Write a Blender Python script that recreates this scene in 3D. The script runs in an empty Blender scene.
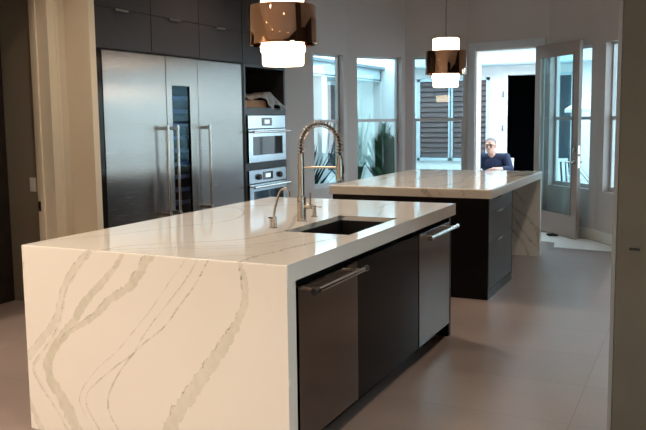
import bpy, bmesh, math, random
import numpy as np
from mathutils import Vector, Matrix
random.seed(7)
PI=math.pi
SC=bpy.context.scene
COL=SC.collection

# ------------------------------------------------------------------ materials
def new_mat(name):
    m=bpy.data.materials.new(name); m.use_nodes=True
    return m, m.node_tree, m.node_tree.nodes['Principled BSDF']
def mat(name,col,rough=.5,metal=0.,spec=.5,coat=0.,noise=0.,nscale=8.,bump=0.,bscale=60.,emit=None,estr=0.,aniso=0.):
    m,nt,b=new_mat(name)
    b.inputs['Base Color'].default_value=(*col,1); b.inputs['Roughness'].default_value=rough
    b.inputs['Metallic'].default_value=metal; b.inputs['Specular IOR Level'].default_value=spec
    b.inputs['Coat Weight'].default_value=coat; b.inputs['Coat Roughness'].default_value=.05
    tc=nt.nodes.new('ShaderNodeTexCoord')
    if noise>0:
        n=nt.nodes.new('ShaderNodeTexNoise'); n.inputs['Scale'].default_value=nscale; n.inputs['Detail'].default_value=5
        nt.links.new(tc.outputs['Object'],n.inputs['Vector'])
        r=nt.nodes.new('ShaderNodeValToRGB')
        r.color_ramp.elements[0].position=.3; r.color_ramp.elements[1].position=.7
        r.color_ramp.elements[0].color=(*[max(0,c*(1-noise)) for c in col],1)
        r.color_ramp.elements[1].color=(*[min(1,c*(1+noise)) for c in col],1)
        nt.links.new(n.outputs['Fac'],r.inputs['Fac']); nt.links.new(r.outputs['Color'],b.inputs['Base Color'])
    if bump>0:
        n2=nt.nodes.new('ShaderNodeTexNoise'); n2.inputs['Scale'].default_value=bscale; n2.inputs['Detail'].default_value=3
        nt.links.new(tc.outputs['Object'],n2.inputs['Vector'])
        bp=nt.nodes.new('ShaderNodeBump'); bp.inputs['Strength'].default_value=bump; bp.inputs['Distance'].default_value=.01
        nt.links.new(n2.outputs['Fac'],bp.inputs['Height']); nt.links.new(bp.outputs['Normal'],b.inputs['Normal'])
    if emit:
        b.inputs['Emission Color'].default_value=(*emit,1); b.inputs['Emission Strength'].default_value=estr
    return m
def brushed(name,col,rough,aniso,metal=1.,rot=0.,grain='h'):
    m,nt,b=new_mat(name)
    b.inputs['Base Color'].default_value=(*col,1); b.inputs['Metallic'].default_value=metal
    b.inputs['Roughness'].default_value=rough; b.inputs['Anisotropic'].default_value=aniso
    b.inputs['Anisotropic Rotation'].default_value=rot
    t=nt.nodes.new('ShaderNodeCombineXYZ'); t.inputs['Y'].default_value=1.
    nt.links.new(t.outputs[0],b.inputs['Tangent'])
    tc=nt.nodes.new('ShaderNodeTexCoord'); mp=nt.nodes.new('ShaderNodeMapping')
    mp.inputs['Scale'].default_value=(3,3,300) if grain=='h' else (300,300,3)
    n=nt.nodes.new('ShaderNodeTexNoise'); n.inputs['Scale'].default_value=1.5; n.inputs['Detail'].default_value=3
    nt.links.new(tc.outputs['Object'],mp.inputs['Vector']); nt.links.new(mp.outputs['Vector'],n.inputs['Vector'])
    r=nt.nodes.new('ShaderNodeMapRange'); r.inputs['To Min'].default_value=rough*.96; r.inputs['To Max'].default_value=rough*1.04
    nt.links.new(n.outputs['Fac'],r.inputs['Value']); nt.links.new(r.outputs['Result'],b.inputs['Roughness'])
    return m
def glass_thin(name,tint=(.93,.97,.97),refl=.12):
    m=bpy.data.materials.new(name); m.use_nodes=True; nt=m.node_tree; nt.nodes.clear()
    o=nt.nodes.new('ShaderNodeOutputMaterial'); mx=nt.nodes.new('ShaderNodeMixShader')
    tr=nt.nodes.new('ShaderNodeBsdfTransparent'); tr.inputs['Color'].default_value=(*tint,1)
    gl=nt.nodes.new('ShaderNodeBsdfGlossy'); gl.inputs['Roughness'].default_value=.0
    lw=nt.nodes.new('ShaderNodeLayerWeight'); pw=nt.nodes.new('ShaderNodeMath'); pw.operation='POWER'; pw.inputs[1].default_value=4.5
    ma=nt.nodes.new('ShaderNodeMath'); ma.operation='MULTIPLY_ADD'; ma.inputs[1].default_value=.9; ma.inputs[2].default_value=.045
    nt.links.new(lw.outputs['Facing'],pw.inputs[0]); nt.links.new(pw.outputs[0],ma.inputs[0])
    lw.inputs['Blend'].default_value=.5
    nt.links.new(ma.outputs[0],mx.inputs['Fac']); nt.links.new(tr.outputs[0],mx.inputs[1]); nt.links.new(gl.outputs[0],mx.inputs[2])
    nt.links.new(mx.outputs[0],o.inputs['Surface'])
    return m
def quartz_mat():
    m,nt,b=new_mat('veined_quartz')
    a=nt.nodes.new('ShaderNodeVertexColor'); a.layer_name='vein'
    n=nt.nodes.new('ShaderNodeTexNoise'); n.inputs['Scale'].default_value=3.; n.inputs['Detail'].default_value=4
    tc=nt.nodes.new('ShaderNodeTexCoord'); nt.links.new(tc.outputs['Object'],n.inputs['Vector'])
    mx=nt.nodes.new('ShaderNodeMixRGB'); mx.blend_type='MULTIPLY'; mx.inputs['Fac'].default_value=.06
    nt.links.new(a.outputs['Color'],mx.inputs['Color1']); nt.links.new(n.outputs['Fac'],mx.inputs['Color2'])
    nt.links.new(mx.outputs['Color'],b.inputs['Base Color'])
    b.inputs['Roughness'].default_value=.07; b.inputs['Specular IOR Level'].default_value=.62
    return m
def floor_mat():
    m,nt,b=new_mat('floor_tile')
    g=nt.nodes.new('ShaderNodeTexCoord')
    mp=nt.nodes.new('ShaderNodeMapping'); mp.inputs['Location'].default_value=(0,-1.71+.6*10,0)
    nt.links.new(g.outputs['Object'],mp.inputs['Vector'])
    br=nt.nodes.new('ShaderNodeTexBrick'); br.offset=0.; br.squash=1.
    br.inputs['Scale'].default_value=1.; br.inputs['Brick Width'].default_value=1.2; br.inputs['Row Height'].default_value=.6
    br.inputs['Mortar Size'].default_value=.0022; br.inputs['Mortar Smooth'].default_value=.2
    br.inputs['Color1'].default_value=(.245,.188,.166,1); br.inputs['Color2'].default_value=(.272,.21,.186,1)
    br.inputs['Mortar'].default_value=(.15,.115,.10,1)
    nt.links.new(mp.outputs['Vector'],br.inputs['Vector'])
    n=nt.nodes.new('ShaderNodeTexNoise'); n.inputs['Scale'].default_value=1.6; n.inputs['Detail'].default_value=6; n.inputs['Distortion'].default_value=.6
    mp2=nt.nodes.new('ShaderNodeMapping'); mp2.inputs['Scale'].default_value=(.7,2.2,1)
    nt.links.new(g.outputs['Object'],mp2.inputs['Vector']); nt.links.new(mp2.outputs['Vector'],n.inputs['Vector'])
    r=nt.nodes.new('ShaderNodeMapRange'); r.inputs['To Min'].default_value=.78; r.inputs['To Max'].default_value=1.22
    nt.links.new(n.outputs['Fac'],r.inputs['Value'])
    mx=nt.nodes.new('ShaderNodeVectorMath'); mx.operation='SCALE'
    nt.links.new(br.outputs['Color'],mx.inputs[0]); nt.links.new(r.outputs['Result'],mx.inputs['Scale'])
    nt.links.new(mx.outputs['Vector'],b.inputs['Base Color'])
    r2=nt.nodes.new('ShaderNodeMapRange'); r2.inputs['To Min'].default_value=.24; r2.inputs['To Max'].default_value=.42
    nt.links.new(n.outputs['Fac'],r2.inputs['Value']); nt.links.new(r2.outputs['Result'],b.inputs['Roughness'])
    return m
M={}
M['quartz']=quartz_mat(); M['floor']=floor_mat()
M['wall']=mat('wall_paint',(.47,.415,.40),.75,bump=.05,bscale=180,noise=.02,nscale=2)
M['wall_warm']=mat('wall_paint_warm',(.72,.62,.48),.7,bump=.05,bscale=180,noise=.02,nscale=2)
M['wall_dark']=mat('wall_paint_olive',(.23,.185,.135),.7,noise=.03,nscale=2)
M['wall_brown']=mat('wall_dark_brown',(.028,.023,.021),.35,noise=.1,nscale=3)  # unseen right walls kept dark for the dishwasher's reflection
M['ceiling']=mat('ceiling_paint',(.72,.70,.67),.8,noise=.02,nscale=2)
M['trim']=mat('trim_paint',(.66,.62,.56),.4,noise=.02)
M['trim_warm']=mat('trim_paint_warm',(.80,.70,.54),.4,noise=.02)
M['wtrim']=mat('window_paint',(.52,.53,.55),.4,noise=.02)
M['doorleaf']=mat('door_leaf_paint',(.31,.245,.22),.4,noise=.03)
M['steel']=brushed('brushed_steel',(.43,.39,.37),.27,.9)
M['steel_dw']=brushed('dark_steel',(.26,.245,.24),.13,.4)
M['chrome']=mat('polished_steel',(.75,.73,.70),.14,1.,noise=.04)
M['nickel']=mat('brushed_nickel',(.50,.45,.40),.25,1.,noise=.06,nscale=30)
M['copper']=mat('rose_gold_mirror',(.62,.40,.28),.035,1.,noise=.02)
M['cab']=mat('dark_cabinet_laminate',(.012,.010,.010),.12,spec=.08,noise=.12,nscale=20)
M['cab_up']=mat('dark_cabinet_laminate_matt',(.022,.017,.017),.34,spec=.35,noise=.1,nscale=20)
M['cab2']=mat('charcoal_cabinet_laminate',(.028,.027,.030),.3,spec=.5,noise=.1,nscale=20)
M['gloss']=mat('gloss_olive_panel',(.088,.084,.066),.16,spec=.6,noise=.06,nscale=5)
M['black']=mat('black_plastic',(.01,.01,.011),.3,noise=.05)
M['blackglass']=mat('black_glass',(.012,.014,.018),.04,spec=.8,noise=.02)
M['ovsteel']=brushed('oven_steel',(.70,.78,.82),.2,.6)  # blue of the window reflection put into the steel colour
M['sink']=mat('dark_sink',(.016,.014,.014),.3,.0,noise=.15,nscale=40)
M['milk']=mat('opal_glass',(.9,.88,.84),.25,emit=(1.,.74,.48),estr=10.,noise=.01)
M['glass']=glass_thin('clear_glass')
M['glass_win']=glass_thin('window_glass',(.84,.94,.95))
M['winefront']=mat('wine_shelf_front',(.42,.46,.50),.35,.6,noise=.05)
M['wineglass']=glass_thin('wine_door_glass',(.55,.62,.75))
M['cloth']=mat('grey_plastic_cloth',(.15,.135,.13),.3,spec=.8,noise=.25,nscale=14,bump=.6,bscale=24)
M['card']=mat('cardboard',(.42,.22,.11),.8,noise=.1)
M['pale_patch']=mat('pale_floor_patch',(.62,.60,.57),.7,noise=.06,nscale=9,bump=.1,bscale=20)
M['white']=mat('white_plastic',(.75,.72,.66),.4,noise=.02)
M['stucco']=mat('white_stucco',(.74,.80,.80),.85,noise=.05,nscale=3,bump=.3,bscale=90)
M['stucco2']=mat('pale_blue_fascia',(.46,.60,.66),.6,noise=.04)
M['gutter']=mat('grey_gutter',(.16,.22,.26),.5,noise=.05)
M['shutter']=mat('dark_shutter',(.075,.06,.065),.5,noise=.12)
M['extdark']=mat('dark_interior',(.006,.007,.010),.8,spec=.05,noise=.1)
M['tealglass']=mat('dark_patio_glass',(.02,.05,.07),.05,spec=.8,noise=.05)
M['paving']=mat('courtyard_paving',(.42,.43,.43),.8,noise=.1,nscale=2,bump=.2,bscale=30)
M['leafdark']=mat('palm_frond_green',(.006,.040,.018),.8,spec=.08,noise=.3,nscale=12)
M['leafblue']=mat('agave_green',(.005,.014,.014),.8,spec=.08,noise=.3,nscale=8)
M['grass']=mat('grass_green',(.03,.085,.03),.8,spec=.08,noise=.3,nscale=12)
M['trunk']=mat('plant_trunk',(.06,.045,.035),.9,noise=.3,nscale=30,bump=.6,bscale=50)
M['umb']=mat('umbrella_fabric',(.82,.84,.84),.8,noise=.03)
M['bluewall']=mat('blue_grey_render',(.16,.25,.33),.8,noise=.06)
M['skin']=mat('skin',(.62,.38,.30),.5,noise=.05)
M['hair']=mat('grey_hair',(.20,.19,.19),.7,noise=.3,nscale=60)
M['shirt']=mat('navy_shirt',(.012,.024,.065),.85,noise=.15,nscale=12,bump=.3,bscale=40)
M['jeans']=mat('blue_jeans',(.018,.045,.13),.85,noise=.2,nscale=20,bump=.3,bscale=90)
M['shoe']=mat('dark_shoe',(.03,.025,.022),.5,noise=.1)
M['lampemit']=mat('downlight_lens',(.9,.85,.75),.4,emit=(1.,.78,.52),estr=14.,noise=.01)

# ------------------------------------------------------------------ helpers
def tag(o,label=None,cat=None,group=None,kind=None):
    if label: o['label']=label
    if cat: o['category']=cat
    if group: o['group']=group
    if kind: o['kind']=kind
    return o
def empty(name,loc,label,cat,group=None,rz=0,kind=None):
    o=bpy.data.objects.new(name,None); COL.objects.link(o); o.empty_display_size=.1
    o.location=loc; o.rotation_euler=(0,0,rz)
    return tag(o,label,cat,group,kind)
class MB:
    def __init__(s): s.bm=bmesh.new()
    def box(s,a,b,bev=0.,M4=None):
        a=Vector(a);b=Vector(b); lo=Vector([min(a[i],b[i]) for i in range(3)]); hi=Vector([max(a[i],b[i]) for i in range(3)])
        bm=bmesh.new(); bmesh.ops.create_cube(bm,size=1)
        for v in bm.verts: v.co=Vector([lo[i]+(v.co[i]+.5)*(hi[i]-lo[i]) for i in range(3)])
        if bev>0: bmesh.ops.bevel(bm,geom=bm.edges[:],offset=bev,segments=2,affect='EDGES',profile=.6)
        if M4 is not None: bmesh.ops.transform(bm,matrix=M4,verts=bm.verts)
        for f_ in bm.faces: f_.smooth=False
        s._join(bm); return s
    def _join(s,bm):
        me=bpy.data.meshes.new('tmp'); bm.to_mesh(me); bm.free(); s.bm.from_mesh(me); bpy.data.meshes.remove(me)
    def hexa(s,lo4,hi4):
        vs=[s.bm.verts.new(p) for p in list(lo4)+list(hi4)]
        F=[(3,2,1,0),(4,5,6,7),(0,1,5,4),(1,2,6,5),(2,3,7,6),(3,0,4,7)]
        for f in F: s.bm.faces.new([vs[i] for i in f])
        return s
    def tube(s,pts,rad,seg=12,cap=True,smooth=True):
        pts=[Vector(p) for p in pts]; n=len(pts)
        if not hasattr(rad,'__len__'): rad=[rad]*n
        T=[(pts[min(i+1,n-1)]-pts[max(i-1,0)]).normalized() for i in range(n)]
        ref=Vector((0,0,1)) if abs(T[0].z)<.9 else Vector((1,0,0))
        u=T[0].cross(ref).normalized(); rings=[]
        for i in range(n):
            u=(u-T[i]*u.dot(T[i])).normalized(); w=T[i].cross(u)
            rings.append([s.bm.verts.new(pts[i]+(u*math.cos(2*PI*k/seg)+w*math.sin(2*PI*k/seg))*rad[i]) for k in range(seg)])
        for i in range(n-1):
            for k in range(seg):
                f=s.bm.faces.new([rings[i][k],rings[i][(k+1)%seg],rings[i+1][(k+1)%seg],rings[i+1][k]]); f.smooth=smooth
        if cap:
            s.bm.faces.new(rings[0][::-1]); s.bm.faces.new(rings[-1])
        return s
    def lathe(s,prof,c=(0,0),seg=40,smooth=True):
        rings=[]
        for r,z in prof:
            rings.append([s.bm.verts.new((c[0]+r*math.cos(2*PI*k/seg),c[1]+r*math.sin(2*PI*k/seg),z)) for k in range(seg)] if r>1e-6 else [s.bm.verts.new((c[0],c[1],z))])
        for a,b in zip(rings,rings[1:]):
            for k in range(seg):
                k2=(k+1)%seg
                if len(a)==1 and len(b)==1: continue
                if len(a)==1: f=s.bm.faces.new([a[0],b[k],b[k2]])
                elif len(b)==1: f=s.bm.faces.new([a[k],a[k2],b[0]])
                else: f=s.bm.faces.new([a[k],a[k2],b[k2],b[k]])
                f.smooth=smooth
        return s
    def poly(s,pts,z0,z1):
        lo=[s.bm.verts.new((x,y,z0)) for x,y in pts]; hi=[s.bm.verts.new((x,y,z1)) for x,y in pts]; n=len(pts)
        s.bm.faces.new(lo[::-1]); s.bm.faces.new(hi)
        for i in range(n): s.bm.faces.new([lo[i],lo[(i+1)%n],hi[(i+1)%n],hi[i]])
        return s
    def blob(s,c,r,seg=16,rot=None):
        bm=bmesh.new(); bmesh.ops.create_uvsphere(bm,u_segments=seg,v_segments=seg//2+2,radius=1)
        for v in bm.verts: v.co=Vector([v.co[i]*r[i] for i in range(3)])
        if rot is not None: bmesh.ops.transform(bm,matrix=rot,verts=bm.verts)
        for v in bm.verts: v.co+=Vector(c)
        for f in bm.faces: f.smooth=True
        s._join(bm); return s
    def cap(s,a,b,ra,rb,n=6):
        a=Vector(a);b=Vector(b)
        s.tube([a,b],[ra,rb],seg=14); s.blob(a,(ra,)*3,14); s.blob(b,(rb,)*3,14); return s
    def build(s,name,m,parent=None,kind=None,sharp=35):
        bmesh.ops.recalc_face_normals(s.bm,faces=s.bm.faces[:])
        me=bpy.data.meshes.new(name); s.bm.to_mesh(me); s.bm.free()
        me.materials.append(m)
        o=bpy.data.objects.new(name,me); COL.objects.link(o)
        if parent is not None:
            o.parent=parent
        if kind: o['kind']=kind
        if sharp:
            sm=[p.use_smooth for p in me.polygons]
            me.set_sharp_from_angle(angle=math.radians(sharp))
            me.polygons.foreach_set('use_smooth',sm); me.update()
        return o
# parts are modelled in world coordinates; loc() turns a parent's offset back
def attach(o,p):
    o.parent=p; o.matrix_parent_inverse=Matrix.Identity(4)
    mw=p_mat(p).inverted(); o.data.transform(mw) if o.data else None
def p_mat(p):
    m=Matrix.Translation(p.location)@p.rotation_euler.to_matrix().to_4x4()
    return (p_mat(p.parent)@m) if p.parent else m
def part(mb,name,m,parent,label=None,sharp=35):
    o=mb.build(name,m,None,sharp=sharp)
    if parent is not None: attach(o,parent)
    if label: o['label']=label
    return o
def struct(mb,name,m,label=None):
    o=mb.build(name,m); o['kind']='structure'
    if label: o['label']=label
    return o
def recenter(o):            # thing that is one mesh: put its origin at its base
    me=o.data; n=len(me.vertices); co=np.empty(n*3); me.vertices.foreach_get('co',co); co=co.reshape(-1,3)
    c=Vector(((co[:,0].min()+co[:,0].max())/2,(co[:,1].min()+co[:,1].max())/2,co[:,2].min()))
    me.transform(Matrix.Translation(-c)); o.location=c
    return o
def thing1(mb,name,m,label,cat,group=None):
    return tag(recenter(mb.build(name,m)),label,cat,group)

# ------------------------------------------------------------------ quartz sheets with veins
def vnoise(x,y,seed):
    v=np.zeros_like(x)
    rs=np.random.RandomState(seed)
    for k in range(7):
        f=6*1.75**k; a=1/1.6**k; th=rs.uniform(0,PI); ph=rs.uniform(0,6.28); ph2=rs.uniform(0,6.28)
        v+=a*np.sin(f*(x*np.cos(th)+y*np.sin(th))+ph+1.3*np.sin(.6*f*(y*np.cos(th)-x*np.sin(th))+ph2))
    return v/2.2
BASE=np.array([.79,.745,.685]); FILL=np.array([.56,.53,.42]); EDGE=np.array([.17,.15,.12])
def vein_color(u,v,veins,seed=3):
    col=np.tile(BASE,(len(u),1)); wob=.0035
    uu=u+wob*vnoise(u,v,seed); vv=v+wob*vnoise(u+7,v-3,seed+1)
    frag=vnoise(u*5,v*5,seed+5); fine=vnoise(u*14,v*14,seed+21); mot=vnoise(u*3,v*3,seed+31)
    for pts,w0,w1,fill,edge in veins:
        # smooth the traced line
        P=np.array(pts,float)
        for _ in range(2):
            Q=[P[0]]
            for a,b in zip(P,P[1:]): Q+= [a*.75+b*.25,a*.25+b*.75]
            Q.append(P[-1]); P=np.array(Q)
        best=np.full(len(u),1e9); tt=np.zeros(len(u)); side=np.zeros(len(u)); n=len(P)-1
        for i in range(n):
            a=P[i];d=P[i+1]-a;L2=d@d+1e-12
            t=np.clip(((uu-a[0])*d[0]+(vv-a[1])*d[1])/L2,0,1)
            dx=uu-a[0]-t*d[0];dy=vv-a[1]-t*d[1];ds=np.hypot(dx,dy)
            m=ds<best; best[m]=ds[m]; tt[m]=(i+t[m])/n; side[m]=np.sign(dx*d[1]-dy*d[0])[m]
        hw=(w0+(w1-w0)*tt)*.5*(1+.30*frag+.22*fine)
        e=.0022
        k=np.clip((hw-best)/e+.5,0,1)*fill*np.clip(.80+.30*mot+.22*fine,.15,1.1)
        col=col*(1-k[:,None])+FILL*k[:,None]
        if edge>0:
            wd=.0021*(1+.5*frag)
            ed=np.clip(1-np.abs(best-hw)/np.maximum(wd,.0006),0,1)
            ed=ed*np.where(side>0,1,.35)*np.clip(.55+.9*vnoise(u*9,v*9,seed+9),0,1)*edge
            col=col*(1-ed[:,None])+EDGE*ed[:,None]
    return col
def sheet(origin,ud,vd,lu,lv,step,veins,seed=3,hole=None):
    """grid of quads from origin along ud, vd; returns verts, faces, colours"""
    nu=max(1,round(lu/step)); nv=max(1,round(lv/step))
    us=np.linspace(0,lu,nu+1); vs=np.linspace(0,lv,nv+1)
    if hole:
        for arr,(a,b) in ((us,hole[0]),(vs,hole[1])):
            for q in (a,b): arr[np.abs(arr-q).argmin()]=q
    U,Vv=np.meshgrid(us,vs,indexing='ij'); u=U.ravel(); v=Vv.ravel()
    co=np.array(origin)+u[:,None]*np.array(ud)+v[:,None]*np.array(vd)
    i,j=np.meshgrid(np.arange(nu),np.arange(nv),indexing='ij'); i=i.ravel(); j=j.ravel()
    if hole:
        cu=(us[i]+us[i+1])/2; cv=(vs[j]+vs[j+1])/2
        keep=~((cu>hole[0][0])&(cu<hole[0][1])&(cv>hole[1][0])&(cv<hole[1][1])); i=i[keep]; j=j[keep]
    q=np.stack([i*(nv+1)+j,(i+1)*(nv+1)+j,(i+1)*(nv+1)+j+1,i*(nv+1)+j+1],1)
    return co,q,vein_color(u,v,veins,seed)
def sheets_obj(name,shs,parent,label=None):
    cos=[];qs=[];cs=[];off=0
    for c,q,k in shs: cos.append(c);qs.append(q+off);cs.append(k);off+=len(c)
    co=np.concatenate(cos);q=np.concatenate(qs);k=np.concatenate(cs)
    me=bpy.data.meshes.new(name); me.vertices.add(len(co)); me.vertices.foreach_set('co',co.ravel())
    me.loops.add(len(q)*4); me.loops.foreach_set('vertex_index',q.ravel().astype(np.int32))
    me.polygons.add(len(q)); me.polygons.foreach_set('loop_start',np.arange(0,len(q)*4,4,dtype=np.int32)); me.polygons.foreach_set('loop_total',np.full(len(q),4,dtype=np.int32))
    me.update(calc_edges=True); me.validate()
    ca=me.color_attributes.new('vein','FLOAT_COLOR','POINT')
    ca.data.foreach_set('color',np.concatenate([k,np.ones((len(k),1))],1).ravel().astype(np.float32))
    me.materials.append(M['quartz'])
    o=bpy.data.objects.new(name,me); COL.objects.link(o)
    bm=bmesh.new(); bm.from_mesh(me); bmesh.ops.remove_doubles(bm,verts=bm.verts,dist=1e-5); bmesh.ops.recalc_face_normals(bm,faces=bm.faces[:]); bm.to_mesh(me); bm.free()
    attach(o,parent)
    if label: o['label']=label
    return o
X,Y,Z=(1,0,0),(0,1,0),(0,0,1)
def slab(a,b,step,veins_top=(),veins_front=(),seed=3,hole=None,extra=()):
    x0,y0,z0=a;x1,y1,z1=b; c=.05
    S=[sheet((x0,y0,z1),X,Y,x1-x0,y1-y0,step,veins_top,seed,hole),
       sheet((x0,y0,z0),X,Y,x1-x0,y1-y0,c,[],seed,hole),
       sheet((x0,y0,z0),X,Z,x1-x0,z1-z0,step,veins_front,seed),
       sheet((x0,y1,z0),X,Z,x1-x0,z1-z0,c,[],seed),
       sheet((x0,y0,z0),Y,Z,y1-y0,z1-z0,c,[],seed),
       sheet((x1,y0,z0),Y,Z,y1-y0,z1-z0,.012,list(extra),seed)]
    if hole:
        (hx0,hx1),(hy0,hy1)=hole
        S+=[sheet((x0+hx0,y0+hy0,z0),X,Z,hx1-hx0,z1-z0,c,[],seed),sheet((x0+hx0,y0+hy1,z0),X,Z,hx1-hx0,z1-z0,c,[],seed),
            sheet((x0+hx0,y0+hy0,z0),Y,Z,hy1-hy0,z1-z0,c,[],seed),sheet((x0+hx1,y0+hy0,z0),Y,Z,hy1-hy0,z1-z0,c,[],seed)]
    return S

H=.914; TH=.076; W=1.4435; L1=2.456
FV=[([(0.43,.93),(0.416,.91),(0.342,.84),(0.265,.746),(0.231,.665),(0.212,.585),(0.148,.51),(0.051,.407),(-.01,.345)],.030,.034,.42,.8),
([(0.436,.93),(0.416,.91),(0.355,.819),(0.263,.713),(0.242,.61),(0.207,.517),(0.111,.403),(0.036,.324),(0.039,.289),(0.097,.204),(0.194,.09),(0.265,-.01)],.009,.012,.25,1.),
([(0.617,.93),(0.60,.89),(0.546,.822),(0.475,.752),(0.388,.679),(0.327,.596),(0.281,.536),(0.187,.435),(0.132,.359),(0.133,.29),(0.187,.205),(0.254,.111),(0.32,.0)],.014,.075,.75,.5),
([(0.77,.93),(0.759,.911),(0.704,.834),(0.635,.744),(0.526,.692),(0.468,.632),(0.396,.581),(0.309,.539),(0.218,.461)],.055,.018,.72,.9),
([(0.96,.92),(0.943,.892),(0.879,.816),(0.814,.728),(0.72,.625),(0.652,.554),(0.554,.451),(0.454,.377),(0.349,.263),(0.311,.189),(0.355,.116),(0.42,0)],.002,.003,.3,.5),
([(1.02,.92),(1.003,.892),(0.952,.812),(0.863,.712),(0.771,.619),(0.689,.515),(0.647,.45),(0.55,.39),(0.421,.284),(0.362,.23),(0.358,.162),(0.436,.061),(.47,0)],.003,.004,.4,.8),
([(1.08,.93),(1.062,.897),(1.0,.795),(0.911,.696),(0.833,.594),(0.688,.493),(0.582,.383),(0.518,.286),(0.486,.215),(0.497,.149),(0.548,.079),(.58,0)],.003,.006,.4,1.),
([(1.222,.93),(1.223,.908),(1.244,.845),(1.253,.757),(1.217,.685),(1.181,.611),(1.108,.512),(1.034,.41),(0.97,.318),(0.88,.22),(0.835,.125),(.80,0)],.010,.085,.55,1.),
([(-.02,.15),(0.027,.076),(0.068,-.001)],.03,.03,.5,.7),([(.006,.828),(-.002,.77)],.004,.004,.5,.8)]
TV=[([(-.02,.012),(.052,.224),(.185,.393),(.298,.692),(.32,.78),(.379,.909),(.457,1.057),(.443,1.297),(.291,1.601),(.073,1.792)],0.0076,0.0152,0.765,0.88),
([(.469,.034),(.5,.179),(.577,.244),(.734,.375),(.844,.454),(.928,.56),(.948,.765),(.983,.86),(.9,1.1),(.7,1.5),(.62,1.9),(.3,2.3)],0.0114,0.019,0.85,0.96),
([(.43,-.01),(.6,.12),(.713,.18),(.875,.3),(1.026,.38),(1.089,.513),(1.125,.636),(1.18,.84)],0.0114,0.0076,0.68,0.8),
([(1.223,-.01),(1.209,.143),(1.239,.243),(1.247,.403),(1.31,.7),(1.40,.95)],0.0114,0.0114,0.85,1.3),
([(.96,-.01),(1.052,.06),(1.125,.138),(1.196,.166)],0.0057,0.0057,0.68,1.12),
([(.62,-.01),(.70,.10),(.85,.22),(1.0,.29),(1.15,.42)],0.0076,0.0095,0.595,0.8),
([(1.06,2.456),(1.0,2.2),(1.12,1.9),(1.2,1.65)],0.019,0.019,0.68,0.96),([(.6,2.46),(.45,2.0),(.2,1.9),(.0,1.6)],0.0228,0.038,0.68,0.8)]

isl=empty('island_countertop',(W/2,L1/2,0),'white quartz worktop with grey veined waterfall end panel on the near island with the sink','countertop')
SX0,SX1,SY0,SY1=.972,1.345,.855,1.575
sheets_obj('worktop',slab((0,0,H-TH),(W,L1,H),.0065,TV,[(p,a,b,c,d) for p,a,b,c,d in [([(x,y-(H-TH)) for x,y in q],a,b,c,d) for q,a,b,c,d in FV]],3,((SX0,SX1),(SY0,SY1))),isl)
# the front sheet of the worktop is finely veined, the waterfall panel below continues it
def panel(x0,x1,y0,y1,z0,z1,veins,step=.0045,seed=3,steps=.05):
    return [sheet((x0,y0,z0),X,Z,x1-x0,z1-z0,step,veins,seed),sheet((x0,y1,z0),X,Z,x1-x0,z1-z0,.05,[],seed),
            sheet((x0,y0,z0),Y,Z,y1-y0,z1-z0,.03,[],seed),sheet((x1,y0,z0),Y,Z,y1-y0,z1-z0,.03,[],seed),
            sheet((x0,y0,z0),X,Y,x1-x0,y1-y0,.05,[],seed),sheet((x0,y0,z1),X,Y,x1-x0,y1-y0,.05,[],seed)]
sheets_obj('waterfall_panel',panel(0,W,0,TH,0,H-TH,FV),isl,'white end panel with broad grey veins')

# near island cabinet
FX=1.425
def handle_bar(mb_parent,name,x,y0,y1,z,r,posts,face_x,dz=0,label='polished steel bar handle'):
    m=MB(); m.tube([(x,y0,z),(x,y1,z+dz)],r,16)
    for p in posts:
        m.tube([(face_x-.003,p,z),(x,p,z)],r*.8,12)
    h=part(m,name,M['chrome'],mb_parent,label)
    for yy,s in ((y0,-1),(y1,1)):
        e=MB(); e.tube([(x,yy-s*.03,z),(x,yy+s*.012,z)],r*1.18,16); part(e,'end_cap',M['black'] if y0<1 else M['chrome'],h)
    return h
c=empty('sink_cabinet',(W/2,1.24,0),'dark flush-fronted sink cabinet between the two dishwashers of the near island','cabinet')
m=MB(); zc=H-TH-.002
m.box((.02,TH+.001,.10),(.79,2.43,zc))                 # rear carcass
m.box((.79,TH+.001,.10),(FX-.03,.118,zc)); m.box((.79,2.372,.10),(FX-.005,2.43,zc))
m.box((.79,.772,.10),(FX-.03,.79,zc)); m.box((.79,1.70,.10),(FX-.03,1.718,zc)); m.box((.79,.79,.10),(FX-.03,1.70,.12))
m.box((.05,TH+.001,0),(1.33,2.40,.10)); m.box((1.33,2.385,0),(FX-.005,2.43,.10))
part(m,'carcass',M['cab'],c)
m=MB(); m.box((FX-.028,.776,.10),(FX,1.714,.800),.0015); d=part(m,'door',M['cab'],c)
m=MB(); m.box((FX-.028,TH+.004,.10),(FX-.006,.122,.80),.0015); part(m,'filler_strip',M['black'],c)
def dishwasher(y0,y1,label,posx,dark):
    c=empty('dishwasher',(1.1,(y0+y1)/2,.10),label,'dishwasher','dishwashers built into the near island')
    m=MB(); m.box((.80,y0+.004,.101),(FX-.022,y1-.004,.80)); part(m,'tub',M['black'],c)
    m=MB(); m.box((FX-.02,y0+.003,.102),(FX+.004,y1-.003,.800),.002); d=part(m,'door',M['steel_dw'],c,'brushed dark steel door')
    handle_bar(d,'handle',FX+.062,y0+.045,y1-.03,.775,.0125,(y0+.10,y1-.09),FX+.003)
    m=MB(); yc=(y0+y1)/2+.10
    pts=[(FX+.0045,yc-.022+.0035*i,.735+.0035*math.sin(i*1.7)+.0003*i) for i in range(13)]
    m.tube(pts,.0009,5); part(m,'script_mark',M['chrome'],d)
    return c
dishwasher(.127,.768,'dark stainless dishwasher with bar handle beside the veined waterfall end panel','',1)
dishwasher(1.722,2.366,'bluish stainless dishwasher with bar handle at the far corner of the near island','',0)

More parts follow.
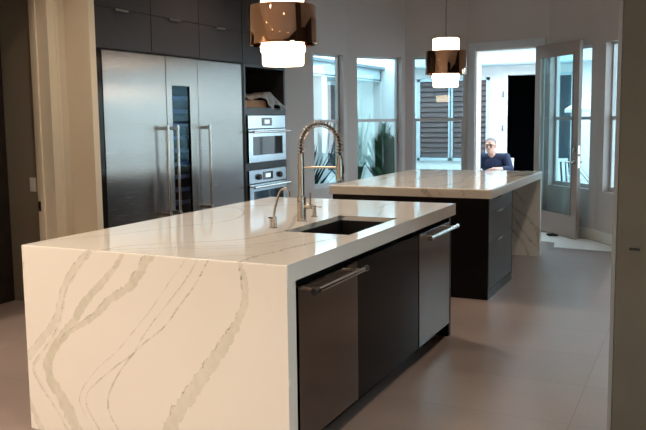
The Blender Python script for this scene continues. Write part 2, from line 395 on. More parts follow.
# sink
s=empty('sink',((SX0+SX1)/2,(SY0+SY1)/2,H-TH-.24),'dark undermount sink set into the near island worktop beside the faucet','sink')
m=MB(); a=.006; zt=H-TH-.001; zb=zt-.235
zt=H-.026; x0,x1,y0,y1=SX0+.015,SX1-.015,SY0+.015,SY1-.015
m.box((x0-.012,y0-.012,zb),(x0,y1+.012,zt)); m.box((x1,y0-.012,zb),(x1+.0125,y1+.0125,zt))
m.box((x0,y0-.012,zb),(x1,y0,zt)); m.box((x0,y1,zb),(x1,y1+.012,zt)); m.box((x0-.012,y0-.012,zb-.012),(x1+.012,y1+.012,zb))
part(m,'bowl',M['sink'],s)
m=MB(); m.lathe([(0,zb+.004),(.04,zb+.004),(.045,zb+.0005),(0,zb+.0005)],(1.16,1.3),24); part(m,'drain',M['chrome'],s)
# faucet
fx,fy=.873,1.262
f=empty('spring_faucet',(fx,fy,H),'tall brushed nickel pull-down faucet with coiled spring arching over the sink','faucet')
m=MB(); m.lathe([(0,H),(.029,H),(.029,H+.006),(.026,H+.010),(.026,1.055),(.018,1.060),(.0175,1.30),(.013,1.305),(0,1.305)],(fx,fy),32); part(m,'column',M['nickel'],f)
cx=(fx+1.117)/2; rx=(1.117-fx)/2
path=[(fx,fy,1.295),(fx,fy,1.33)]
for i in range(25):
    t=PI-PI*i/24; path.append((cx+rx*math.cos(t),fy,1.345+.125*math.sin(t)))
path+=[(1.117,fy,1.33),(1.117,fy,1.29)]
m=MB(); m.tube(path,.0075,10); hs=part(m,'hose',M['black'],f)
# spring helix round the path
P=[Vector(p) for p in path]; cum=[0]
for a_,b_ in zip(P,P[1:]): cum.append(cum[-1]+(b_-a_).length)
def at(d):
    for i in range(len(P)-1):
        if d<=cum[i+1] or i==len(P)-2:
            t=(d-cum[i])/(cum[i+1]-cum[i]); return P[i].lerp(P[i+1],t),(P[i+1]-P[i]).normalized()
m=MB(); N=640; turns=27; D=cum[-1]*.97; pts=[]
for i in range(N):
    p,t=at(D*i/(N-1)); b1=Vector((0,1,0)); n1=t.cross(b1).normalized(); an=2*PI*turns*i/(N-1)
    pts.append(p+(b1*math.cos(an)+n1*math.sin(an))*.0165)
m.tube(pts,.0032,6); part(m,'spring',M['nickel'],f)
m=MB(); m.lathe([(0,1.295),(.012,1.295),(.016,1.285),(.018,1.25),(.018,1.20),(.022,1.165),(.020,1.157),(0,1.157)],(1.117,fy),28); sp=part(m,'spray_head',M['nickel'],f)
m=MB(); m.box((1.117+.014,fy-.006,1.19),(1.117+.024,fy+.006,1.235),.002); part(m,'spray_button',M['black'],sp)
m=MB(); m.tube([(fx,fy,1.226),(1.115,fy,1.226)],.0065,10); m.lathe([(.0235,1.214),(.0235,1.238),(.0165,1.238),(.0165,1.214),(.0235,1.214)],(1.117,fy),24); m.lathe([(.0215,1.214),(.0215,1.238),(.0172,1.238),(.0172,1.214),(.0215,1.214)],(fx,fy),24); part(m,'support_arm',M['nickel'],f)
m=MB(); m.tube([(fx+.02,fy,1.0),(fx+.062,fy,1.0)],.0145,18); m.tube([(fx+.053,fy,1.005),(fx+.055,fy+.003,1.078)],[.0055,.005],10); part(m,'lever_handle',M['nickel'],f)
m=MB(); m.blob((fx-.004,fy-.0262,1.03),(.004,.0015,.004),10); part(m,'indicator_dot',M['black'],f)
# filter faucet
g=empty('filter_faucet',(.858,.945,H),'small slim gooseneck water filter tap left of the tall spring faucet','faucet')
m=MB(); m.lathe([(0,H),(.015,H),(.015,H+.004),(.0115,H+.007),(.0115,H+.062),(0,H+.064)],(.868,.945),20)
gp=[(.868,.945,H+.05),(.866,.945,H+.075),(.872,.945,H+.11),(.884,.945,H+.15),(.899,.945,H+.19),(.912,.945,H+.21),(.93,.945,H+.219),(.948,.945,H+.214),(.958,.945,H+.198),(.961,.945,H+.172)]
m.tube(gp,.0058,10); part(m,'spout',M['nickel'],g)
m=MB(); m.tube([(.866,.945,H+.045),(.845,.945,H+.05)],.005,10); m.tube([(.845,.945,H+.0),(.845,.945,H+.052)],.0065,12); m.lathe([(0,H),(.011,H),(.011,H+.004),(0,H+.004)],(.845,.945),16); part(m,'side_post',M['nickel'],g)
m=MB(); m.box((.832,.937,H+.052),(.862,.953,H+.060),.003); part(m,'lever',M['black'],g,'black lever')
# soap dispenser
g=empty('soap_dispenser',(.86,1.454,H),'short nickel soap dispenser pump right of the spring faucet base','dispenser')
m=MB(); m.lathe([(0,H),(.020,H),(.020,H+.005),(.012,H+.009),(.011,H+.040),(.014,H+.044),(.014,H+.050),(0,H+.050)],(.86,1.454),22); part(m,'collar',M['nickel'],g)
m=MB(); m.lathe([(0,H+.048),(.009,H+.048),(.009,H+.062),(.014,H+.064),(.014,H+.070),(0,H+.071)],(.86,1.454),20); m.tube([(.86,1.454,H+.064),(.905,1.46,H+.060)],.004,8); part(m,'pump_nozzle',M['nickel'],g)

# ------------------------------------------------------------------ far island
A0,A1,B0,B1=-.0116,1.4294,3.5475,5.845
c=empty('island_countertop',((A0+A1)/2,(B0+B1)/2,0),'white veined quartz worktop with waterfall leg on the far island by the windows','countertop')
rs=random.Random(4)
tv2=[([(x0+rs.uniform(-.1,.1),0),(x0+.2+rs.uniform(-.1,.1),.6),(x0+.05,1.2),(x0+.35,1.8),(x0+.5,2.4)],.014,.028,.75,1.) for x0 in (-.25,.1,.42,.8,1.1)]
fv2=[([(.865,.08),(.93,-.01)],  .06,.05,1.,.9),([(.975,.08),(1.04,-.01)],.008,.010,.5,1.),([(1.19,.08),(1.235,-.01)],.006,.008,.5,1.),([(.30,.08),(.36,-.01)],.03,.03,.35,.5),([(.08,.08),(.16,-.01)],.004,.004,.3,.6)]
sheets_obj('worktop',slab((A0,B0,H-TH),(A1,B1,H),.012,tv2,fv2,11),c)
ll=[([(x-A0,z) for x,z in q],a,b,k,e) for q,a,b,k,e in (
 ([(1.05,.80),(1.145,.727),(1.272,.566)],.014,.018,.9,1.3),
 ([(1.05,.60),(1.148,.523),(1.287,.427),(1.388,.33),(1.42,.26),(1.43,.15)],.016,.045,.9,1.3),
 ([(1.0,.55),(1.15,.434),(1.278,.223),(1.391,.127),(1.43,.09)],.014,.022,.9,1.3),
 ([(1.0,.38),(1.152,.268),(1.254,.158),(1.312,.02),(1.32,-.02)],.014,.024,.9,1.3),
 ([(.9,.83),(.7,.5),(.5,.3),(.45,0)],.01,.05,.6,.9),([(.5,.83),(.3,.5),(.1,.3)],.01,.05,.6,.9))]
sheets_obj('waterfall_panel',panel(A0,A1,B1-TH,B1,0,H-TH,ll,.008),c)
c=empty('island_cabinet',(.7,4.0,0),'charcoal drawer cabinet under the near half of the far island','cabinet')
m=MB(); m.box((.022,B0+.003,.0),(1.385,4.47,zc)); part(m,'carcass',M['cab'],c)
m=MB(); m.box((.018,B0+.0005,.0),(1.409,B0+.0028,zc-.002)); m.box((1.386,B0+.003,0),(1.409,B0+.022,zc-.002)); m.box((1.386,4.45,0),(1.409,4.47,zc-.002)); m.box((1.386,B0+.022,0),(1.409,4.45,.075)); part(m,'end_panel',M['cab'],c)
for z0,z1 in ((.715,.825),(.475,.711),(.080,.471)):
    m=MB(); m.box((1.386,B0+.024,z0),(1.409,4.448,z1),.0015); d=part(m,'drawer',M['cab2'],c)
    m=MB(); yp=B0+.30; m.box((1.400,yp,z1-.001),(1.421,yp+.17,z1+.002)); m.box((1.418,yp,z1-.010),(1.421,yp+.17,z1+.002)); part(m,'edge_pull',M['chrome'],d,'chrome edge pull')

# ------------------------------------------------------------------ pendants
def pendant(x,y,label,wires):
    z0=1.785; k0=len(COL.objects)
    p=empty('pendant_lamp',(x,y,3.42),label,'pendant lamp','pendant lamps over the islands')
    m=MB(); m.lathe([(0,3.419),(.065,3.419),(.065,3.395),(.012,3.385),(0,3.385)],(x,y),28); m.tube([(x,y,3.39),(x,y,2.245)],.0065,10); part(m,'stem',M['nickel'],p)
    m=MB(); m.lathe([(.0,2.262),(.02,2.262),(.02,2.25),(.118,2.247),(.120,2.243)],(x,y),40); part(m,'top_cap',M['nickel'],p)
    m=MB(); m.lathe([(0,2.240),(.121,2.240),(.124,2.236),(.124,1.900),(.130,1.898),(.130,1.868),(.121,1.862),(.120,1.795),(.114,1.787),(0,1.787)],(x,y),48); part(m,'glass_shade',M['milk'],p,'glowing opal glass cylinder')
    m=MB(); ri=.185; m.lathe([(ri,1.912),(ri+.010,1.905),(ri+.011,1.915),(ri+.0095,1.925),(ri+.0095,2.118),(ri+.006,2.125),(ri,2.118),(ri,1.912)],(x,y),72); b=part(m,'metal_band',M['copper'],p,'polished rose-gold band')
    m=MB()
    for k in range(3):
        m=MB(); a=2*PI*k/3+.5; m.tube([(x+.12*math.cos(a),y+.12*math.sin(a),2.02),(x+ri*math.cos(a),y+ri*math.sin(a),2.02)],.004,8)
        part(m,'spoke',M['nickel'],b)
    return p
pn=pendant(.732,1.33,'nearer pendant lamp with rose-gold band hanging over the sink island',0)
pn.location.z+=.02
pp=pendant(.72,4.64,'smaller-looking farther pendant lamp over the far island, in front of the shuttered window',1)
# ------------------------------------------------------------------ tall wall with fridges and ovens
TX=-1.5
def tall_box(mb,y0,y1,z0,z1,x=TX,d=.022,bev=.0015): mb.box((x-d,y0,z0),(x,y1,z1),bev)
# carcass surround (thing)
c=empty('tall_cabinet_surround',(-1.82,3.9,0),'dark tall cabinet frame around the stainless refrigerators','cabinet')
for q0,q1 in ((2.275,2.352),(4.549,4.590)):
    m=MB(); m.box((-2.14,q0,0),(TX-.004,q1,2.095)); part(m,'side_panel',M['cab'],c)
m=MB(); m.box((-2.14,2.353,0),(TX-.05,4.548,.098)); part(m,'plinth',M['black'],c)
# upper cabinets
ups=[(2.275,3.02),(3.024,3.77),(3.774,4.575),(4.579,5.52)]
for i,(y0,y1) in enumerate(ups):
    lab=['leftmost dark wall cabinet above the left refrigerator column','dark wall cabinet above the glass-fronted wine column','dark wall cabinet above the right refrigerator column','dark wall cabinet above the oven column, rightmost of the uppers'][i]
    c=empty('upper_cabinet',(-1.82,(y0+y1)/2,2.10),lab,'cabinet','dark cabinets above the refrigerators')
    m=MB(); m.box((-2.14,y0,2.10),(TX-.024,y1-.001,3.40)); part(m,'carcass',M['cab_up'],c)
    m=MB(); tall_box(m,y0+.0015,y1-.0015,2.102,2.428); d=part(m,'door',M['cab_up'],c)
    if i<3:
        m=MB(); yc=(y0+y1)/2-.03; m.box((TX,yc-.085,2.4285),(TX+.016,yc+.085,2.4335)); m.box((TX+.013,yc-.085,2.414),(TX+.018,yc+.085,2.4335)); part(m,'edge_pull',M['chrome'],d,'slim chrome edge pull')
    m=MB(); tall_box(m,y0+.0015,y1-.0015,2.434,3.398); part(m,'door',M['cab_up'],c)
def fridge_handle(d,y,z0,z1):
    m=MB(); x=TX+.075
    m.tube([(x,y,z0),(x,y,z1)],.0135,16)
    h=part(m,'handle',M['chrome'],d,'polished vertical bar handle')
    for z in (z0+.045,z1-.03):
        b=MB(); b.box((TX+.001,y-.016,z-.016),(x+.012,y+.016,z+.016),.003); part(b,'handle_bracket',M['chrome'],h)
def column(name,y0,y1,label,cat,hy):
    c=empty(name,(-1.8,(y0+y1)/2,.10),label,cat)
    m=MB(); m.box((-2.13,y0+.002,.10),(TX-.03,y1-.002,2.09)); part(m,'body',M['black'],c)
    m=MB(); tall_box(m,y0+.002,y1-.002,.105,2.088,TX,.028,.003); d=part(m,'door',M['steel'],c)
    fridge_handle(d,hy,.60,1.46)
    return c
column('refrigerator',2.357,3.212,'left stainless refrigerator column, widest, with vertical bar handle near the wine column','refrigerator',3.115)
column('freezer_column',3.728,4.545,'right stainless refrigerator column beside the ovens, handle on its left edge','refrigerator',3.80)
c=empty('wine_refrigerator',(-1.8,3.47,.10),'narrow stainless wine column with a tall glass strip showing shelves','wine cooler')
y0,y1=3.216,3.724; g0,g1,gz0,gz1=3.30,3.585,.35,1.825
m=MB(); m.box((-2.13,y0+.002,.10),(-2.10,y1-.002,2.09)); m.box((-2.13,y0+.002,.10),(TX-.03,y0+.03,2.09)); m.box((-2.13,y1-.03,.10),(TX-.03,y1-.002,2.09)); m.box((-2.13,y0,2.05),(TX-.03,y1,2.09)); m.box((-2.13,y0,.10),(TX-.03,y1,.3)); part(m,'body',M['black'],c)
m=MB(); tall_box(m,y0+.002,g0,.105,2.088,TX,.028,.0); tall_box(m,g1,y1-.002,.105,2.088,TX,.028,.0); tall_box(m,g0,g1,gz1,2.088,TX,.028,0); tall_box(m,g0,g1,.105,gz0,TX,.028,0); d=part(m,'door',M['steel'],c)
m=MB(); m.box((TX-.018,g0,gz0),(TX-.012,g1,gz1)); part(m,'glass_panel',M['wineglass'],d)
fridge_handle(d,3.268,.60,1.46)
for k in range(11):
    z=.45+k*.125
    m=MB(); m.box((-2.05,y0+.035,z),(TX-.07,y1-.035,z+.012)); m.box((TX-.07,y0+.035,z-.006),(TX-.050,y1-.035,z+.030)); part(m,'wine_shelf',M['winefront'],c)
# oven column
c=empty('oven_cabinet',(-1.82,5.05,0),'dark tall cabinet at the end of the wall, open niche above two built-in ovens','cabinet')
m=MB(); ya,yb=4.592,5.535
for (p0,p1) in ((ya,4.628),(5.497,yb)): m.box((-2.14,p0,0),(TX+.0,p1,2.098))
m.box((-2.14,4.628,0),(-2.12,5.497,2.098))
m.box((-2.12,4.628,1.552),(TX,5.497,1.632)); m.box((-2.12,4.628,.945),(TX,5.497,1.02)); m.box((-2.12,4.628,2.07),(TX,5.497,2.098)); m.box((-2.12,4.628,0),(TX-.0,5.497,.24))
part(m,'carcass',M['cab2'],c)
def oven(z0,z1,label,knobs):
    c=empty('wall_oven',(-1.8,5.06,z0),label,'oven','built-in wall ovens')
    y0,y1=4.636,5.489; X0=TX+.006
    m=MB(); m.box((-2.05,y0+.02,z0+.004),(TX-.002,y1-.02,z1-.004)); part(m,'body',M['black'],c)
    zc_=z1-.150
    m=MB(); m.box((TX-.002,y0,zc_+.004),(X0+.012,y1,z1-.003),.002); p=part(m,'control_panel',M['ovsteel'],c)
    ym=(y0+y1)/2; xf=X0+.0122
    m=MB(); m.box((xf,ym-.13,zc_+.032),(xf+.002,ym+.10,z1-.028)); dsp=part(m,'display',M['blackglass'],p)
    m=MB(); m.box((xf+.0021,ym-.07,zc_+.055),(xf+.003,ym+.045,z1-.05)); part(m,'screen',SCREEN,dsp)
    if knobs:
        for yk in (y0+.20,y1-.17):
            m=MB(); m.tube([(xf-.001,yk,zc_+.07),(xf+.03,yk,zc_+.07)],[.036,.030],20); part(m,'knob',M['black'],p)
    m=MB(); m.box((TX-.002,y0,z0+.006),(X0+.018,y1,zc_-.008),.003); d=part(m,'door',M['ovsteel'],c)
    xd=X0+.0182
    m=MB(); m.box((xd,y0+.09,z0+.085),(xd+.002,y1-.09,zc_-.085)); w=part(m,'window',M['blackglass'],d)
    m=MB(); xh=xd+.055; zh=zc_-.035; m.tube([(xh,y0+.01,zh),(xh,y1-.01,zh)],.0125,14)
    for yy in (y0+.07,y1-.07): m.tube([(xd-.002,yy,zh),(xh,yy,zh)],.010,10)
    part(m,'handle',M['chrome'],d)
    m=MB(); m.box((TX-.002,y0+.02,zc_-.006),(X0+.010,y1-.02,zc_+.002)); part(m,'vent_slot',M['black'],c)
SCREEN=mat('display_screen',(.3,.4,.4),.2,emit=(.75,.95,1.),estr=.9,noise=.01)
oven(1.022,1.548,'upper built-in stainless oven with square display, under the niche',False)
oven(.245,.943,'lower built-in stainless oven with two round dark knobs',True)
# bundle in the niche
m=MB(); m.box((-1.90,4.66,1.634),(-1.515,5.10,1.715),.004,Matrix.Identity(4)); thing1(m,'cardboard_box',M['card'],'flat brown cardboard box in the oven cabinet niche under the crumpled cover','box')
def crumple():
    m=MB(); bm=m.bm; nx,ny=30,60; rr=random.Random(5); g=[]
    ip=np.interp
    cr=[(rr.uniform(-1,1),rr.uniform(-1,1),rr.uniform(0,1),rr.uniform(.004,.010)) for _ in range(16)]
    for i in range(nx+1):
        row=[]
        for j in range(ny+1):
            s=i/nx; t=j/ny; y=4.642+t*.845
            x=-1.93+min(s,.78)/.78*.435
            z=ip(t,[0,.12,.35,.58,.63,.8,1],[1.742,1.765,1.775,1.815,1.812,1.735,1.665])
            z-=.03*(1-min(s,.78)/.78)
            for a,b,c,h in cr:
                d=abs(a*(s*1.4)+b*t*1.6+c-.5); z+=h*max(0,1-d/.05)
            if s>.78:
                k=(s-.78)/.22; hg=ip(t,[0,.1,.3,.42,.55,.60,.66,.78,.86,1],[.035,.05,.02,.07,.17,.215,.13,.085,.11,.05])
                x=-1.495+k*.035+.012*math.sin(t*34)*k; z-=hg*k**.9
            else:
                z=max(z,1.722 if y<5.115 else 1.642)
            row.append(bm.verts.new((x,y,z)))
        g.append(row)
    for i in range(nx):
        for j in range(ny):
            f=bm.faces.new([g[i][j],g[i+1][j],g[i+1][j+1],g[i][j+1]]); f.smooth=True
    o=m.build('crumpled_cover',M['cloth'],sharp=None)
    sm=o.modifiers.new('s','SOLIDIFY'); sm.thickness=.002
    return tag(recenter(o),'crumpled grey-brown plastic sheet draped over the box and out of the niche','sheet')
crumple()

# ------------------------------------------------------------------ setting: floor, ceiling, walls
CZ=3.42
m=MB(); m.poly([(-3.3,-6.5),(5.2,-6.5),(5.2,3.0),(3.3,4.9),(2.47,6.21),(1.85,7.24),(1.16,7.87),(-.02,8.17),(-.86,7.93),(-1.39,7.09),(-1.87,5.54),(-3.3,5.54)],-.12,0); struct(m,'floor',M['floor'])
m=MB(); m.box((-3.45,-6.65,CZ),(5.35,8.5,CZ+.1)); struct(m,'ceiling',M['ceiling'])
m=MB(); m.box((-1.935,-6.5,0),(-1.735,.98,CZ)); m.box((-1.935,.98,2.50),(-1.735,2.02,CZ)); m.box((-1.935,2.02,0),(-1.735,2.2,CZ)); struct(m,'wall_left',M['wall_warm'])
m=MB(); m.box((-2.2,2.2,0),(-1.478,2.270,CZ),.003); struct(m,'wall_pier',M['wall_warm'])
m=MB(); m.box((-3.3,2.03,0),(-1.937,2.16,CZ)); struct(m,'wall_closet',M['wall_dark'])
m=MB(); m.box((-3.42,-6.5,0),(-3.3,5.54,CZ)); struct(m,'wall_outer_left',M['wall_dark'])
m=MB(); m.box((-2.30,2.27,0),(-2.16,5.56,CZ)); m.box((-2.30,5.56,0),(-1.85,5.68,CZ)); struct(m,'wall_behind_cabinets',M['wall'])
m=MB(); m.box((-3.3,-.4,0),(-1.94,-.3,CZ)); struct(m,'wall_closet_side',M['wall_dark'])
m=MB(); m.box((-3.3,-6.62,0),(5.2,-6.5,CZ)); struct(m,'wall_rear',M['wall_warm'])
m=MB()
for y0,y1,z0,z1 in ((-6.5,-2.2,0,CZ),(-.6,3.0,0,CZ),(-2.2,-.6,0,.25),(-2.2,-.6,2.55,CZ)): m.box((5.2,y0,z0),(5.32,y1,z1))
struct(m,'wall_right',M['wall_brown'])
m=MB()
for y0,y1,z0,z1 in ((-2.2,-2.14,.25,2.55),(-.66,-.6,.25,2.55),(-2.2,-.6,.25,.31),(-2.2,-.6,2.49,2.55)): m.box((5.23,y0,z0),(5.29,y1,z1))
w6=struct(m,'window_7',M['wtrim'])  # unseen window added for blue daylight on right-facing sides
m=MB(); m.box((5.255,-2.14,.31),(5.26,-.66,2.49)); part(m,'window_glass',M['glass_win'],w6)

# bay wall
BV=[(-1.85,5.55),(-1.37,7.07),(-.84,7.9),(-.02,8.15),(1.15,7.85),(1.83,7.22),(2.45,6.2),(3.3,4.9),(5.2,2.85)]
BV=[Vector(p) for p in BV]; T_=.14
def dirn(i): return (BV[i+1]-BV[i]).normalized()
def outn(i): d=dirn(i); return Vector((-d.y,d.x))
off=[]
for i in range(len(BV)):
    if i==0: off.append(BV[0]+outn(0)*T_)
    elif i==len(BV)-1: off.append(BV[i]+outn(i-1)*T_)
    else:
        n=(outn(i-1)+outn(i)).normalized(); off.append(BV[i]+n*(T_/n.dot(outn(i))))
OP={0:(.932,1.52,.585,2.345),1:(.164,.925,.585,2.345),2:(.112,.835,.585,2.345),3:(.135,1.06,0,2.415),4:(.02,.80,.60,2.345),5:(.17,.95,.60,2.345),6:(.12,.62,.60,2.345)}  # last opening: unseen window added to reflect blue in the far dishwasher
wb=MB()
def piece(i,s0,s1,z0,z1):
    d=dirn(i); Ln=(BV[i+1]-BV[i]).length
    a=BV[i]+d*s0; b=BV[i]+d*s1
    oa=off[i] if s0<=0 else a+outn(i)*T_; ob=off[i+1] if s1>=Ln-1e-6 else b+outn(i)*T_
    lo=[(a.x,a.y,z0),(b.x,b.y,z0),(ob.x,ob.y,z0),(oa.x,oa.y,z0)]; hi=[(p[0],p[1],z1) for p in lo]
    wb.hexa(lo,hi)
for i in range(len(BV)-1):
    Ln=(BV[i+1]-BV[i]).length
    if i in OP:
        s0,s1,z0,z1=OP[i]
        piece(i,0,s0,0,CZ); piece(i,s1,Ln,0,CZ); piece(i,s0,s1,z1,CZ)
        if z0>0: piece(i,s0,s1,0,z0)
    elif i<7: piece(i,0,Ln,0,CZ)
struct(wb,'wall_back',M['wall'])
wb=MB(); piece(7,0,(BV[8]-BV[7]).length,0,CZ); struct(wb,'wall_right_darkened',M['wall_brown'])  # unseen stretch of wall, darkened for what the near dishwasher mirrors
def fpt(i,s,o,z):
    p=BV[i]+dirn(i)*s+outn(i)*o; return (p.x,p.y,z)
def fbox(mb,i,s0,s1,o0,o1,z0,z1):
    mb.hexa([fpt(i,s0,o0,z0),fpt(i,s1,o0,z0),fpt(i,s1,o1,z0),fpt(i,s0,o1,z0)],[fpt(i,s0,o0,z1),fpt(i,s1,o0,z1),fpt(i,s1,o1,z1),fpt(i,s0,o1,z1)])
wn=0
for i in (0,1,2,4,5,6):
    wn+=1; s0,s1,z0,z1=OP[i]; zr=1.47; fr=.024
    m=MB(); o0,o1=.085,.139
    fbox(m,i,s0,s0+fr,o0,o1,z0,z1); fbox(m,i,s1-fr,s1,o0,o1,z0,z1); fbox(m,i,s0,s1,o0,o1,z1-fr,z1); fbox(m,i,s0,s1,o0,o1,z0,z0+fr)
    w=struct(m,'window_%d'%wn,M['wtrim'])
    m=MB(); fbox(m,i,s0+fr,s1-fr,o0-.004,o0+.028,zr-.022,zr+.018); sc=(s0+s1)/2; fbox(m,i,sc-.03,sc+.03,o0-.014,o0+.004,zr+.012,zr+.022)
    a=.018
    fbox(m,i,s0+fr,s0+fr+a,o0,o0+.026,z0+fr,zr-.02); fbox(m,i,s1-fr-a,s1-fr,o0,o0+.026,z0+fr,zr-.02); fbox(m,i,s0+fr,s1-fr,o0,o0+.026,z0+fr,z0+fr+.03)
    sash=part(m,'sash',M['wtrim'],w)
    m=MB(); fbox(m,i,s0+fr,s1-fr,o0+.010,o0+.014,z0+fr,zr); fbox(m,i,s0+fr,s1-fr,o0+.030,o0+.034,zr,z1-fr); part(m,'window_glass',M['glass_win'],w)
# baseboards
m=MB()
for i,a,b in ((3,0,.03),(3,1.16,1.208),(4,0,.927),(5,0,1.194)): fbox(m,i,a,b,-.016,0,0,.125)
struct(m,'baseboard_back',M['trim'])
m=MB(); 
for i,a,b in ((0,0,1.594),(1,0,.985),(2,0,.857)): fbox(m,i,a,b,-.016,0,0,.125)
struct(m,'baseboard_left',M['trim'])
# exterior door with open leaf
s0,s1,_,z1=OP[3]
m=MB(); fbox(m,3,s0,s0+.018,-.002,.138,0,z1-.018); fbox(m,3,s1-.018,s1,-.002,.138,0,z1-.018); fbox(m,3,s0,s1,-.002,.138,z1-.018,z1)
dr=struct(m,'door_1',M['trim'])
m=MB(); cw=.095
fbox(m,3,s0-cw,s0+.004,-.022,-.0,0,z1); fbox(m,3,s1-.004,s1+cw,-.022,-.0,0,z1); fbox(m,3,s0-cw-.0,s1+cw,-.024,-.0,z1-.004,z1+cw); part(m,'casing',M['wtrim'],dr)
m=MB(); fbox(m,3,s0,s1,-.02,.16,0,.018); part(m,'threshold',M['chrome'],dr)
hx,hy=.985,7.79; ex,ey=1.625,7.085
hd=Vector((ex-hx,ey-hy)); LW=hd.length; ang=math.atan2(hd.y,hd.x)
lf=bpy.data.objects.new('door_leaf',None); COL.objects.link(lf); lf.location=(hx,hy,.012); lf.rotation_euler=(0,0,ang)
def leafpart(mb,name,mt,par,label=None):
    o=mb.build(name,mt); o.parent=par
    if label:o['label']=label
    return o
zt=2.385; tk=.044
m=MB(); sw=.115
m.box((0,0,0),(sw,tk,zt)); m.box((LW-sw,0,0),(LW,tk,zt)); m.box((sw,0,zt-.15),(LW-sw,tk,zt)); m.box((sw,0,0),(LW-sw,tk,.26))
for q in (0,tk-.0):   # glazing bead
    pass
lfm=m.build('door_leaf',M['doorleaf']); 
bpy.data.objects.remove(lf); lf=lfm; lf.location=(hx,hy,.012); lf.rotation_euler=(0,0,ang); lf.parent=dr
m=MB()
for yy in (-.006,tk-.004):
    m.box((sw,yy,.26),(sw+.012,yy+.010,zt-.15)); m.box((LW-sw-.012,yy,.26),(LW-sw,yy+.010,zt-.15)); m.box((sw,yy,.26),(LW-sw,yy+.010,.272)); m.box((sw,yy,zt-.162),(LW-sw,yy+.010,zt-.15))
leafpart(m,'glazing_bead',M['doorleaf'],lf)
m=MB(); m.box((sw,.018,.26),(LW-sw,.024,zt-.15)); leafpart(m,'glass_pane',M['glass_win'],lf)
m=MB(); zx=LW-.055
for sd in (-1,1):
    y=0 if sd<0 else tk
    m.tube([(zx,y,.93),(zx,y+sd*.010,.93)],.028,20); m.tube([(zx,y,.93),(zx,y+sd*.055,.93)],.010,10); m.tube([(zx,y+sd*.05,.93),(zx-.12,y+sd*.05,.93)],[.010,.008],10)
leafpart(m,'lever_handle',M['nickel'],lf)
m=MB()
for sd in (-1,1):
    y=0 if sd<0 else tk
    m.tube([(zx,y,1.08),(zx,y+sd*.014,1.08)],.030,20); m.box((zx-.006,y+sd*.012-.004,1.065),(zx+.006,y+sd*.012+sd*.02,1.095))
leafpart(m,'deadbolt',M['nickel'],lf)
m=MB(); m.box((LW-.0005,.010,.86),(LW+.002,tk-.010,1.0)); m.box((LW-.0005,.010,1.03),(LW+.002,tk-.010,1.13)); leafpart(m,'latch_plate',M['nickel'],lf)
for z in (.2,1.2,2.2):
    m=MB(); m.tube([(-.002,tk+.004,z-.05),(-.002,tk+.004,z+.05)],.008,10); leafpart(m,'hinge',M['nickel'],lf)
m=MB(); fx_,fy_=hx+hd.x*.60,hy+hd.y*.60
nb=Vector((hd.y,-hd.x)).normalized()
q=Vector((fx_,fy_))+nb*.09
m.blob((q.x,q.y,.022),(.06,.035,.024),14); m.blob((q.x+.05,q.y+.0,.016),(.04,.025,.016),12)
thing1(m,'door_wedge',M['black'],'small dark stop on the floor beside the bottom of the open glass door','door stop')
# thin pale patch laid on the floor at the threshold
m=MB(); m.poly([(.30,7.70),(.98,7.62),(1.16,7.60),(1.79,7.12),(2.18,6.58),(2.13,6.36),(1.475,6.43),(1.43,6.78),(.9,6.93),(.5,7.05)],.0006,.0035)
thing1(m,'floor_patch',M['pale_patch'],'pale thin flat patch on the floor below the open glass door','floor covering')
# closet doorway: jamb, stop, casing
m=MB(); m.box((-1.905,1.995,0),(-1.733,2.022,2.5)); m.box((-1.937,.978,0),(-1.733,1.0,2.5)); m.box((-1.937,.978,2.475),(-1.733,2.022,2.50)); d2=struct(m,'door_2',M['trim_warm'])
m=MB(); m.box((-1.865,1.982,0),(-1.832,1.996,2.475)); part(m,'door_stop_strip',M['trim_warm'],d2)
m=MB(); m.box((-1.736,1.990,0),(-1.712,2.085,2.49)); m.box((-1.736,2.07,0),(-1.705,2.095,2.51)); m.box((-1.736,.9,0),(-1.712,.995,2.49)); m.box((-1.736,.9,2.48),(-1.712,2.085,2.58)); part(m,'casing',M['trim_warm'],d2)
m=MB(); m.box((-1.904,1.990,.78),(-1.876,1.9955,.86)); sp=part(m,'strike_plate',M['nickel'],d2)
m=MB(); m.box((-1.896,1.989,.805),(-1.884,1.9902,.835)); part(m,'latch_hole',M['black'],sp)
l=empty('light_switch',(-1.98,2.03,.95),'white light switch plate on the olive wall beside the left doorway','light switch')
m=MB(); m.box((-2.02,2.0235,.935),(-1.95,2.0295,1.05),.002); p=part(m,'plate',M['white'],l)
m=MB(); m.box((-1.997,2.019,.965),(-1.973,2.0238,1.02),.001); part(m,'rocker',M['white'],l)
# dark open cabinet in closet
c=empty('shelf_cabinet',(-2.5,1.85,0),'dark brown open shelf cabinet just inside the left doorway','cabinet')
DK=mat('dark_brown_wood',(.018,.011,.008),.5,noise=.3,nscale=9)
m=MB(); m.box((-2.29,1.78,0),(-2.26,2.02,2.6)); m.box((-3.1,1.78,0),(-3.07,2.02,2.6)); m.box((-3.07,2.0,0),(-2.29,2.02,2.6)); part(m,'carcass',DK,c)
for z in (.08,.52,.92,1.30,1.72,2.15,2.57):
    m=MB(); m.box((-3.07,1.79,z),(-2.29,2.0,z+.028)); part(m,'shelf',DK,c)
m=MB()
for k in range(4): m.box((-3.0+k*.17,1.80,.55),(-2.87+k*.17,1.83,.90),.003)
part(m,'lower_slats',DK,c)

